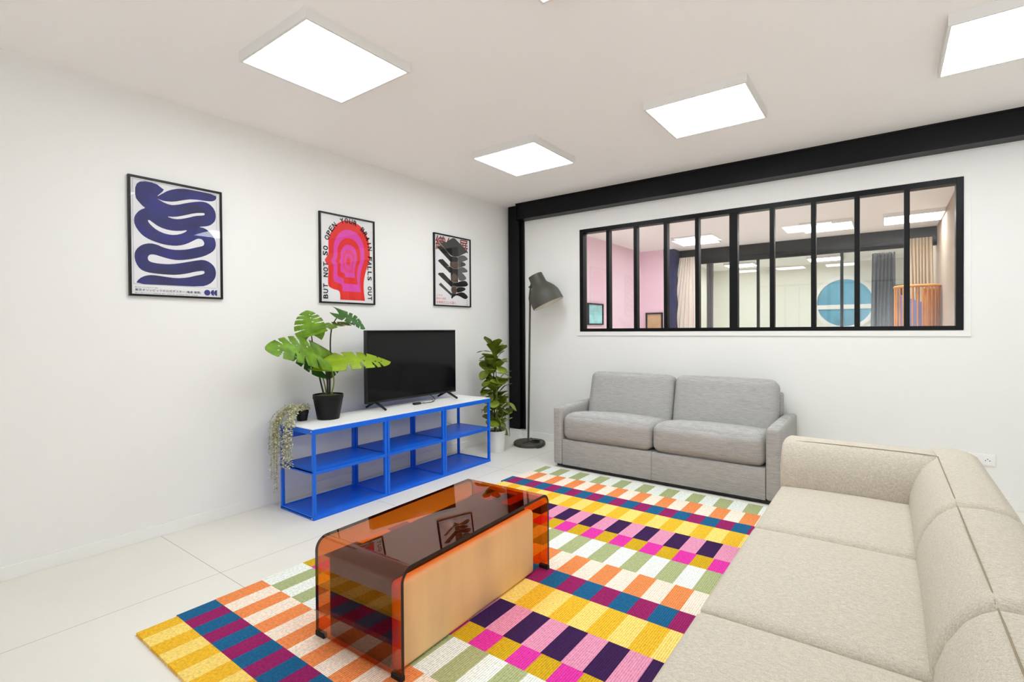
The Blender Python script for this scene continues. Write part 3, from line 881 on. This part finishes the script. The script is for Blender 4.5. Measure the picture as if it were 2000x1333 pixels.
# ------------------------------------------------------------------ grey sofa
gs = thing('sofa', 'light grey two-seat sofa against the wall under the interior window', 'sofa', (2.075, -.46, 0))
AX0, AX1, BX0, BX1 = 1.145, 1.233, 2.912, 3.008
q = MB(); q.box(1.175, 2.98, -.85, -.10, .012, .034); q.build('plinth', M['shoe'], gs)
for a, c in ((AX0, AX1), (BX0, BX1)):
    q = MB(); soft_box(q, a, c, -.872, -.045, .030, .548, .022, (.004, .003, .006), 16); q.build('armrest', M['grey'], gs, 'all')
q = MB()
q.box(AX1 + .001, 2.0705, -.862, -.2, .030, .258, .006); q.box(2.0715, BX0 - .001, -.862, -.2, .030, .258, .006)
q.build('base', M['grey'], gs, 40)
q = MB(); q.box(AX1, BX0, -.16, -.045, .03, .72, .02, 3); q.build('back_frame', M['grey'], gs, 40)
def seat_sag(p, a, c, d):
    p.z -= .055 * max(0, (c + .55)) / 1.55 if d > 0 else 0
    return p
for a, c in ((AX1 + .002, 2.069), (2.073, BX0 - .002)):
    q = MB(); soft_box(q, a, c, -.868, -.24, .262, .488, .062, (.0, .012, .026), 20, sag=seat_sag)
    q.build('seat_cushion', M['grey'], gs, 'all')
    e = q
ra = R(15)
def rec(px, py, pz):
    return lambda p: Vector((p.x, py + (p.y - py) * cos(ra) + (p.z - pz) * sin(ra), pz - (p.y - py) * sin(ra) + (p.z - pz) * cos(ra)))
for a, c in ((AX1 + .006, 2.066), (2.078, BX0 - .008)):
    q = MB(); soft_box(q, a, c, -.42, -.24, .40, .862, .055, (.004, .022, .012), 18, xf=rec(0, -.42, .40))
    bk = q.build('back_cushion', M['grey'], gs, 'all')

# ------------------------------------------------------------------ beige modular sofa
bs = thing('modular_sofa', 'large oatmeal beige corner sofa filling the right foreground', 'sofa', (3.55, -2.8, 0))
ZS = .425
FX, FY = 3.150, -1.80       # seat front edge, far arm inner face at seat height
cuts = [-4.06, -3.27, -2.495, FY + .03]
for a, c in zip(cuts[:-1], cuts[1:]):
    q = MB(); soft_box(q, FX, 3.86, a + .0045, c - .0045, .17, ZS, .020, (.008, .001, .026), 20); q.build('seat_cushion', M['beige'], bs, 'all')
    q = MB(); soft_box(q, FX + .01, 3.90, a + .002, c - .002, .035, .172, .025, (.003, 0, 0), 8); q.build('base', M['beige'], bs, 'all')
    q = MB()
    y0, y1 = a + .004, c - .004
    rim = [(FX + .004, y0 + .03, ZS - .018), (FX + .001, (y0 + y1) / 2, ZS - .014), (FX + .004, y1 - .03, ZS - .018)]
    q.tube(smooth_poly([(3.70, y1, ZS - .012), (3.4, y1, ZS - .006), (FX + .03, y1, ZS - .022), (FX + .006, y1 - .01, ZS - .03)], 2, False), .0018, 6)
    q.build('seam', M['thread'], bs, True)
PB = [(3.690, .20), (3.684, .43), (3.690, .49), (3.708, .548), (3.740, .606), (3.768, .634), (3.794, .650), (3.86, .655), (3.92, .645), (3.955, .625), (3.972, .585), (3.978, .45), (3.975, .20), (3.96, .04), (3.75, .04), (3.70, .06)]
for a, c in ((-4.06, -3.282), (-3.278, -2.502), (-2.498, -1.46)):
    q = MB(); loft(q, PB, a, c, .045, lambda t, p, z: (p, t, z), 8)
    q.build('backrest', M['beige'], bs, 50)
    q = MB()
    pts = [(3.79, a + .001, .600), (3.797, a + .012, .640), (3.796, a + .05, .652), (3.794, (a + c) / 2, .653), (3.794, (c if c < -2 else -1.70) - .03, .652), (3.797, (c if c < -2 else -1.70) - .005, .640)]
    q.tube(smooth_poly(pts, 2, False), .0018, 6); q.build('seam', M['thread'], bs, True)
PA = [(FY + .005, .20), (FY - .035, .43), (FY - .038, .48), (FY - .022, .548), (FY + .008, .606), (FY + .038, .640), (FY + .065, .655), (FY + .13, .660), (FY + .22, .652), (FY + .29, .628), (FY + .32, .58), (FY + .325, .45), (FY + .32, .2), (FY + .31, .04), (FY + .05, .04), (FY + .01, .06)]
q = MB(); loft(q, PA, FX - .002, 3.80, .03, lambda t, p, z: (t, p, z), 8)
q.build('armrest', M['beige'], bs, 50)
q = MB()
q.tube(smooth_poly([(FX + .008, FY + .02, .56), (FX + .004, FY + .055, .635), (FX + .03, FY + .066, .655), (3.45, FY + .066, .658), (3.76, FY + .066, .658), (3.795, FY + .05, .655)], 2, False), .0018, 6)
q.build('seam', M['thread'], bs, True)

# ------------------------------------------------------------------ rug
def rug_mat():
    m = bpy.data.materials.new('woven_rug'); m.use_nodes = True
    nt = m.node_tree; bb = nt.nodes['Principled BSDF']
    bb.inputs['Roughness'].default_value = .95; bb.inputs['Specular IOR Level'].default_value = .1
    at = nt.nodes.new('ShaderNodeVertexColor'); at.layer_name = 'wool'
    t = nt.nodes.new('ShaderNodeTexCoord')
    wv = nt.nodes.new('ShaderNodeTexWave'); wv.wave_type = 'BANDS'; wv.bands_direction = 'X'
    wv.inputs['Scale'].default_value = 34; wv.inputs['Distortion'].default_value = 1.2; wv.inputs['Detail'].default_value = 1; wv.inputs['Detail Scale'].default_value = 6
    nt.links.new(t.outputs['Object'], wv.inputs['Vector'])
    n = nt.nodes.new('ShaderNodeTexNoise'); n.inputs['Scale'].default_value = 90; n.inputs['Detail'].default_value = 3
    nt.links.new(t.outputs['Object'], n.inputs['Vector'])
    ad = nt.nodes.new('ShaderNodeMath'); ad.operation = 'MULTIPLY_ADD'; ad.inputs[1].default_value = .45
    nt.links.new(wv.outputs['Fac'], ad.inputs[0]); nt.links.new(n.outputs['Fac'], ad.inputs[2])
    mr = nt.nodes.new('ShaderNodeMapRange'); mr.inputs[1].default_value = .35; mr.inputs[2].default_value = 1.05
    mr.inputs[3].default_value = .66; mr.inputs[4].default_value = 1.22
    nt.links.new(ad.outputs[0], mr.inputs[0])
    vm = nt.nodes.new('ShaderNodeVectorMath'); vm.operation = 'SCALE'
    nt.links.new(at.outputs['Color'], vm.inputs[0]); nt.links.new(mr.outputs[0], vm.inputs['Scale'])
    nt.links.new(vm.outputs[0], bb.inputs['Base Color'])
    bp = nt.nodes.new('ShaderNodeBump'); bp.inputs['Strength'].default_value = .35; bp.inputs['Distance'].default_value = .003
    nt.links.new(ad.outputs[0], bp.inputs['Height']); nt.links.new(bp.outputs[0], bb.inputs['Normal'])
    return m
yl, yd = (252, 216, 118), (240, 186, 50)
bl, mg = (34, 98, 140), (150, 38, 98)
og, cr = (238, 142, 84), (248, 229, 210)
sg, mi = (172, 180, 130), (236, 240, 232)
mu, hm = (208, 168, 34), (224, 58, 164)
pl, pk = (60, 34, 78), (228, 150, 180)
# boundaries from the far edge to the near edge; (first colour, second colour, a start of the first colour, period)
YB = [-.935, -1.143, -1.362, -1.525, -1.75, -1.972, -2.125, -2.37, -2.585, -2.745, -2.968, -3.19, -3.31, -3.535, -3.755, -3.915, -4.066]
ROWS = [(sg, mi, 1.46, .1935), (og, cr, 2.84, .186), (bl, mg, 2.829, .1835), (yd, yl, 2.829, .184), (pl, pk, 2.754, .1855), (hm, mu, 2.856, .186),
        (sg, mi, 2.856, .188), (og, cr, 2.777, .183), (bl, mg, 2.776, .182), (yd, yl, 2.79, .184), (pl, pk, 2.895, .183), (hm, mu, 2.63, .184),
        (sg, mi, 1.178, .184), (og, cr, 1.09, .179), (bl, mg, 1.09, .172), (yd, yl, 1.09, .172)]
LE = [1.105, 1.075, 1.045, 1.07, 1.085, 1.085, 1.085, 1.085, 1.085, 1.085, 1.085, 1.08, 1.082, 1.09, 1.093, 1.104]
RX = 3.13
rv = []; rf = []; rc = []
TZ = .012
for i, (ca, cb, x0, per) in enumerate(ROWS):
    ya, yb = YB[i], YB[i + 1]
    k0 = math.floor((LE[i] - x0) / (per / 2)) - 1
    xs = [LE[i]]; cols = []
    k = k0
    while True:
        xe = x0 + (k + 1) * per / 2
        col = ca if k % 2 == 0 else cb
        if xe > LE[i] + .012:
            cols.append(col); xs.append(min(xe, RX))
            if xe >= RX: break
        k += 1
    for j, col in enumerate(cols):
        o = len(rv); xa, xb = xs[j], xs[j + 1]
        rv += [(xa, yb, TZ), (xb, yb, TZ), (xb, ya, TZ), (xa, ya, TZ)]
        rf.append((o, o + 1, o + 2, o + 3)); rc.append(col)
        def skirt(p, q_):
            o2 = len(rv); rv.extend([p, (p[0], p[1], .001), (q_[0], q_[1], .001), q_]); rf.append((o2, o2 + 1, o2 + 2, o2 + 3)); rc.append(col)
        if j == 0: skirt((xa, ya, TZ), (xa, yb, TZ))
        if j == len(cols) - 1: skirt((xb, yb, TZ), (xb, ya, TZ))
        if i == 0: skirt((xb, ya, TZ), (xa, ya, TZ))
        if i == len(ROWS) - 1: skirt((xa, yb, TZ), (xb, yb, TZ))
o = len(rv); rv += [(1.09, -4.07, .001), (RX, -4.07, .001), (RX, -.94, .001), (1.09, -.94, .001)]; rf.append((o + 3, o + 2, o + 1, o)); rc.append(cr)
me = bpy.data.meshes.new('rug'); me.from_pydata(rv, [], rf)
ca_ = me.color_attributes.new('wool', 'FLOAT_COLOR', 'CORNER')
for p, c in zip(me.polygons, rc):
    for li in p.loop_indices: ca_.data[li].color = lin(c)
me.materials.append(rug_mat()); me.update()
ro = bpy.data.objects.new('rug', me); COL.objects.link(ro)
tag(ro, 'flat woven rug of multicoloured checkered rows under the amber table', 'rug')

# ------------------------------------------------------------------ coffee table
ct = thing('coffee_table', 'amber glass waterfall coffee table with a pale plywood front panel on the rug', 'table', (1.955, -3.11, TZ))
rot = R(1.9); cc = Vector((1.955, -3.11, 0))
def tx(p):
    x, y = p[0] - cc.x, p[1] - cc.y
    return Vector((cc.x + x * cos(rot) - y * sin(rot), cc.y + x * sin(rot) + y * cos(rot), p[2]))
TX0, TX1, TY0, TY1, T0, T1 = 1.705, 2.207, -3.625, -2.600, TZ + .012, .412
def arch(rr, inset):
    pts = []
    z1 = T1 - inset; a, c = TY0 + inset, TY1 - inset
    pts.append((a, T0))
    for k in range(11):
        t = pi - (pi / 2) * k / 10; pts.append((a + rr + rr * cos(t), z1 - rr + rr * sin(t)))
    for k in range(11):
        t = pi / 2 - (pi / 2) * k / 10; pts.append((c - rr + rr * cos(t), z1 - rr + rr * sin(t)))
    pts.append((c, T0))
    return pts
oa, ia = arch(.055, 0), arch(.042, .013)
n = len(oa); vs = []; fs = []
for x in (TX0, TX1):
    vs += [tx((x, y, z)) for y, z in oa] + [tx((x, y, z)) for y, z in ia]
for i in range(n - 1):
    fs.append((i, i + 1, 2 * n + i + 1, 2 * n + i))                       # outer
    fs.append((n + i, 3 * n + i, 3 * n + i + 1, n + i + 1))               # inner
    fs.append((i, n + i, n + i + 1, i + 1))                               # back edge
    fs.append((2 * n + i, 2 * n + i + 1, 3 * n + i + 1, 3 * n + i))       # front edge
fs.append((0, 2 * n, 3 * n, n)); fs.append((n - 1, 2 * n - 1, 4 * n - 1, 3 * n - 1))
q = MB(); q.add(vs, fs); q.build('glass_arch', M['amber'], ct, 30)
q = MB()                                                                   # dark polished front and back edges of the sheet
for x, dx in ((TX1, .0012), (TX0, -.0012)):
    o_, i_ = [tx((x + dx, y, z)) for y, z in oa], [tx((x + dx, y, z)) for y, z in ia]
    q.add(o_ + i_, [(k, k + 1, n + k + 1, n + k) for k in range(n - 1)])
q.build('glass_edge', M['dark_wood'], ct)
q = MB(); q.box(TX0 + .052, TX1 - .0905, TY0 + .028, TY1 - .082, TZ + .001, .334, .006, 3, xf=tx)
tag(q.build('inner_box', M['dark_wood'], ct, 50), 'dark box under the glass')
q = MB(); q.box(TX1 - .090, TX1 - .038, TY0 + .026, TY1 - .078, TZ + .001, .340, .022, 5, xf=tx)
q.build('front_panel', M['wood'], ct, 50)
for y in (TY0, TY1 - .013):
    for x in (TX0, TX1 - .05):
        q = MB(); q.box(x - .002, x + .052, y - .003, y + .016, TZ, T0 + .008, .002, xf=tx); q.build('foot', M['rubber'], ct)

# ------------------------------------------------------------------ wall sockets
sk = thing('socket_strip', 'white triple power socket plate on the wall behind the beige sofa', 'socket', (4.095, 0, .28))
q = MB(); q.box(3.985, 4.209, -.011, 0, .284, .365, .003); q.build('plate', M['socket'], sk)
for x in (4.022, 4.095, 4.168):
    q = MB(); q.box(x - .032, x + .032, -.014, -.0105, .292, .357, .002)
    f = q.build('socket_face', M['socket'], sk)
    q = MB()
    for dx, dz in ((-.011, -.004), (.011, -.004), (0, .006)): q.tube([(x + dx, -.0142, .326 + dz), (x + dx, -.0135, .326 + dz)], .0032, 8)
    q.build('socket_hole', M['black'], f)

# ------------------------------------------------------------------ room beyond the window
RXR = 4.18
b = MB(); b.box(-.25, -.1, .14, 4.25, 0, H); struct('wall_west', b, M['pink'], 'pink side wall of the room beyond the window', 'wall')
b = MB(); b.box(-.25, .33, 4.25, 4.35, 0, H); struct('wall_north', b, M['pink'], 'pink end wall of the room beyond the window', 'wall')
b = MB(); b.box(RXR, RXR + .1, .14, 8.8, 0, H); struct('wall_east', b, M['room_beige'], 'beige side wall of the room beyond the window', 'wall')
b = MB(); b.box(-.25, RXR + .1, .14, 8.8, H, H + .1); struct('ceiling_beyond', b, M['ceiling'], 'pale ceiling of the rooms beyond the window', 'ceiling')
b = MB(); b.box(.33, .52, 4.28, 4.7, 0, H); struct('trim_5', b, M['navy'], 'dark navy column beyond the interior window', 'column')
b = MB(); b.box(.52, RXR, 4.6, 4.72, 2.515, H); struct('trim_6', b, M['steel'], 'black beam across the room beyond the window', 'beam')
gw = bpy.data.objects.new('window_3', None); COL.objects.link(gw); WORLD[gw.name] = Vector((0, 0, 0))
tag(gw, 'black framed glass partition at the end of the room beyond', 'window', kind='structure')
q = MB(); q.box(.52, RXR, 4.62, 4.68, 2.43, 2.515); q.box(.52, RXR, 4.62, 4.68, 0, .06); q.build('partition_frame', M['steel'], gw)
for x in (1.84, 3.04):
    q = MB(); q.box(x - .02, x + .02, 4.62, 4.68, .06, 2.43); q.build('mullion', M['steel'], gw)
for a, c in ((.52, 1.82), (1.86, 3.02), (3.06, RXR)):
    q = MB(); q.box(a, c, 4.648, 4.654, .06, 2.43); q.build('pane', M['glass'], gw)
YF = 8.5
b = MB(); b.box(.0, RXR + .1, YF, YF + .1, 0, H); struct('wall_far', b, M['cream'], 'cream far wall with a round blue window', 'wall')
b = MB(); b.box(.0, .1, 4.72, YF, 0, H); struct('wall_far_left', b, M['cream'], 'cream side wall of the farthest room', 'wall')
rw = bpy.data.objects.new('window_2', None); COL.objects.link(rw); WORLD[rw.name] = Vector((0, 0, 0))
tag(rw, 'round blue window with white crossbar on the far wall', 'window', kind='structure')
rcx, rcz, rr_ = 2.86, 1.80, .545
q = MB(); q.lathe([(rr_ - .03, -.03), (rr_ - .03, 0), (rr_ + .05, 0), (rr_ + .05, -.05), (rr_ - .02, -.05), (rr_ - .03, -.03)], n=56, xf=lambda p: Vector((rcx + p.x, YF + p.z, rcz + p.y)))
q.box(rcx - rr_ + .02, rcx + rr_ - .02, YF - .045, YF - .005, rcz - .135, rcz - .04); q.build('window_frame', M['trim'], rw, 30)
q = MB(); q.lathe([(0, -.012), (rr_ - .02, -.012)], n=56, xf=lambda p: Vector((rcx + p.x, YF + p.z, rcz + p.y))); q.build('pane', M['blue_pane'], rw)
wd_ = bpy.data.objects.new('window_4', None); COL.objects.link(wd_); WORLD[wd_.name] = Vector((0, 0, 0))
tag(wd_, 'tall blue pane in the far wall beside the grey curtain', 'window', kind='structure')
q = MB(); q.box(3.62, 4.1, YF - .03, YF - .01, .3, 2.1); q.build('pane', M['sky_pane'], wd_)
q = MB()
for a in ((3.58, 3.63), (3.84, 3.88), (4.08, 4.12)): q.box(*a, YF - .05, YF - .005, .26, 2.14)
q.box(3.58, 4.12, YF - .05, YF - .005, 2.09, 2.14); q.build('window_frame', M['steel'], wd_)

def curtain(name, label, m, x0t, x1t, x0b, x1b, y, z0, z1, folds, amp, group=None):
    q = MB(); ns, nz = folds * 12, 12; vs = []; fs = []
    for k in range(nz + 1):
        g = k / nz; z = z1 + (z0 - z1) * g
        a, c = x0t + (x0b - x0t) * g, x1t + (x1b - x1t) * g
        for i in range(ns + 1):
            u = i / ns
            vs.append((a + (c - a) * u + .01 * sin(5 * u + 3 * g), y + amp * (.55 + .45 * g) * sin(2 * pi * folds * u + 1.2 * sin(3 * u + g)), z))
    for k in range(nz):
        for i in range(ns):
            o = k * (ns + 1) + i; fs.append((o, o + 1, o + ns + 2, o + ns + 1))
    q.add(vs, fs)
    ob = q.build(name, m, None, 'all'); thick(ob, .004)
    return tag(ob, label, 'curtain')
curtain('curtain', 'cream curtain hanging beside the navy column beyond the window', M['curtain'], .56, .84, .18, .86, 4.46, .03, 2.55, 6, .035)
curtain('curtain', 'dark grey curtain just right of the cream curtain behind the glass', M['curtain_grey'], .93, 1.06, .90, 1.02, 4.85, .03, 2.47, 3, .03)
curtain('curtain', 'tan gathered curtain in the right corner beyond the window', M['curtain_tan'], 3.84, 4.13, 3.90, 4.15, 4.45, .03, 2.53, 7, .03)
curtain('curtain', 'dark grey curtain behind the glass left of the rattan screen', M['curtain_grey'], 3.42, 3.72, 3.36, 3.70, 4.95, .03, 2.42, 6, .035)

LB = 'square LED panels in the room beyond the window'
B0 = copy_thing(L0, (1.15, 3.47, H), 'square ceiling panel beyond the window, above the cream curtain')
B0['group'] = LB
for loc, lb in (((2.94, 3.47, H), 'square ceiling panel beyond the window, middle one of its row'), ((3.97 - .1, 3.48, H), 'square ceiling panel beyond the window, nearest the beige wall')):
    copy_thing(B0, loc, lb)
for x in (.8, 1.8, 2.8): copy_thing(B0, (x, .75, H), 'unseen fill light panel added beyond the window, just behind the wall')
L3 = copy_thing(L0, (1.0, 7.3, H), 'small bright ceiling panel of the farthest room, left of the round window')
L3['group'] = 'ceiling panels of the farthest room'
for x in (.9, 2.4, 3.6): copy_thing(L3, (x, 5.2, H), 'unseen fill light panel added in the farthest room, just behind the black beam')
copy_thing(L3, (2.6, 7.3, H), 'small bright ceiling panel of the farthest room, above the round window')

# pictures in the pink room
def picture(label, put, wd, ht, m, t=.02):
    p0 = put(wd / 2, 0, 0)
    th = thing('framed_picture', label, 'picture', p0)
    q = MB()
    def bx(a0, a1, c0, c1, d0, d1):
        q.add([put(a, c, d) for a in (a0, a1) for c in (c0, c1) for d in (d0, d1)],
              [(0, 1, 3, 2), (4, 6, 7, 5), (0, 4, 5, 1), (2, 3, 7, 6), (0, 2, 6, 4), (1, 5, 7, 3)])
    bx(0, wd, 0, t, 0, .03); bx(0, wd, ht - t, ht, 0, .03); bx(0, t, t, ht - t, 0, .03); bx(wd - t, wd, t, ht - t, 0, .03)
    q.build('frame', M['frame_black'], th)
    q = MB(); bx(t, wd - t, t, ht - t, .002, .012); q.build('print', m, th)
picture('small turquoise picture in a black frame on the pink side wall', lambda a, c, d: (-.1 + d, 2.12 + a, 1.325 + c), .515, .34, M['turquoise'], .022)
picture('black framed tan picture on the pink end wall', lambda a, c, d: (.0 + a, 4.25 - d, 1.02 + c), .325, .535, M['tan_print'], .03)

# rattan screen
rs = thing('rattan_screen', 'curved rattan cane screen near the beige wall beyond the window', 'screen', (3.93, 3.85, 0))
rc_, rrad = Vector((3.93, 3.90, 0)), .235
q = MB(); q.tube([rc_ + Vector((rrad * cos(pi + pi * k / 24), rrad * sin(pi + pi * k / 24), 1.80)) for k in range(25)], .02, 10); q.build('top_rail', M['rattan'], rs, True)
q = MB(); q.tube([rc_ + Vector((rrad * cos(pi + pi * k / 24), rrad * sin(pi + pi * k / 24), .03)) for k in range(25)], .02, 10); q.build('bottom_rail', M['rattan'], rs, True)
for k in range(15):
    a = pi + pi * k / 14
    q = MB(); p = rc_ + Vector((rrad * cos(a), rrad * sin(a), 0)); q.tube([p + Vector((0, 0, .04)), p + Vector((0, 0, 1.79))], .010, 8); q.build('cane', M['rattan'], rs, True)
q = MB()
vs = []; fs = []
for k in range(13):
    a = pi * 1.02 + pi * .62 * k / 12
    for z in (.5, 1.72 - .15 * (k / 12)): vs.append(rc_ + Vector(((rrad - .05) * cos(a), (rrad - .05) * sin(a) + .012 * sin(k * 2), z)))
for k in range(12): fs.append((2 * k, 2 * k + 2, 2 * k + 3, 2 * k + 1))
q.add(vs, fs)
tag(thick(q.build('hanging_cloth', M['lilac'], None, 'all'), .004), 'lilac cloth hung inside the curved rattan screen', 'cloth')
q = MB()
vs = []; fs = []
for k in range(9):
    a = pi * 1.60 + pi * .38 * k / 8
    for z in (.1, 1.76): vs.append(rc_ + Vector(((rrad - .025) * cos(a), (rrad - .025) * sin(a), z)))
for k in range(8): fs.append((2 * k, 2 * k + 2, 2 * k + 3, 2 * k + 1))
q.add(vs, fs); thick(q.build('side_panel', M['rattan'], rs, 'all'), .006)
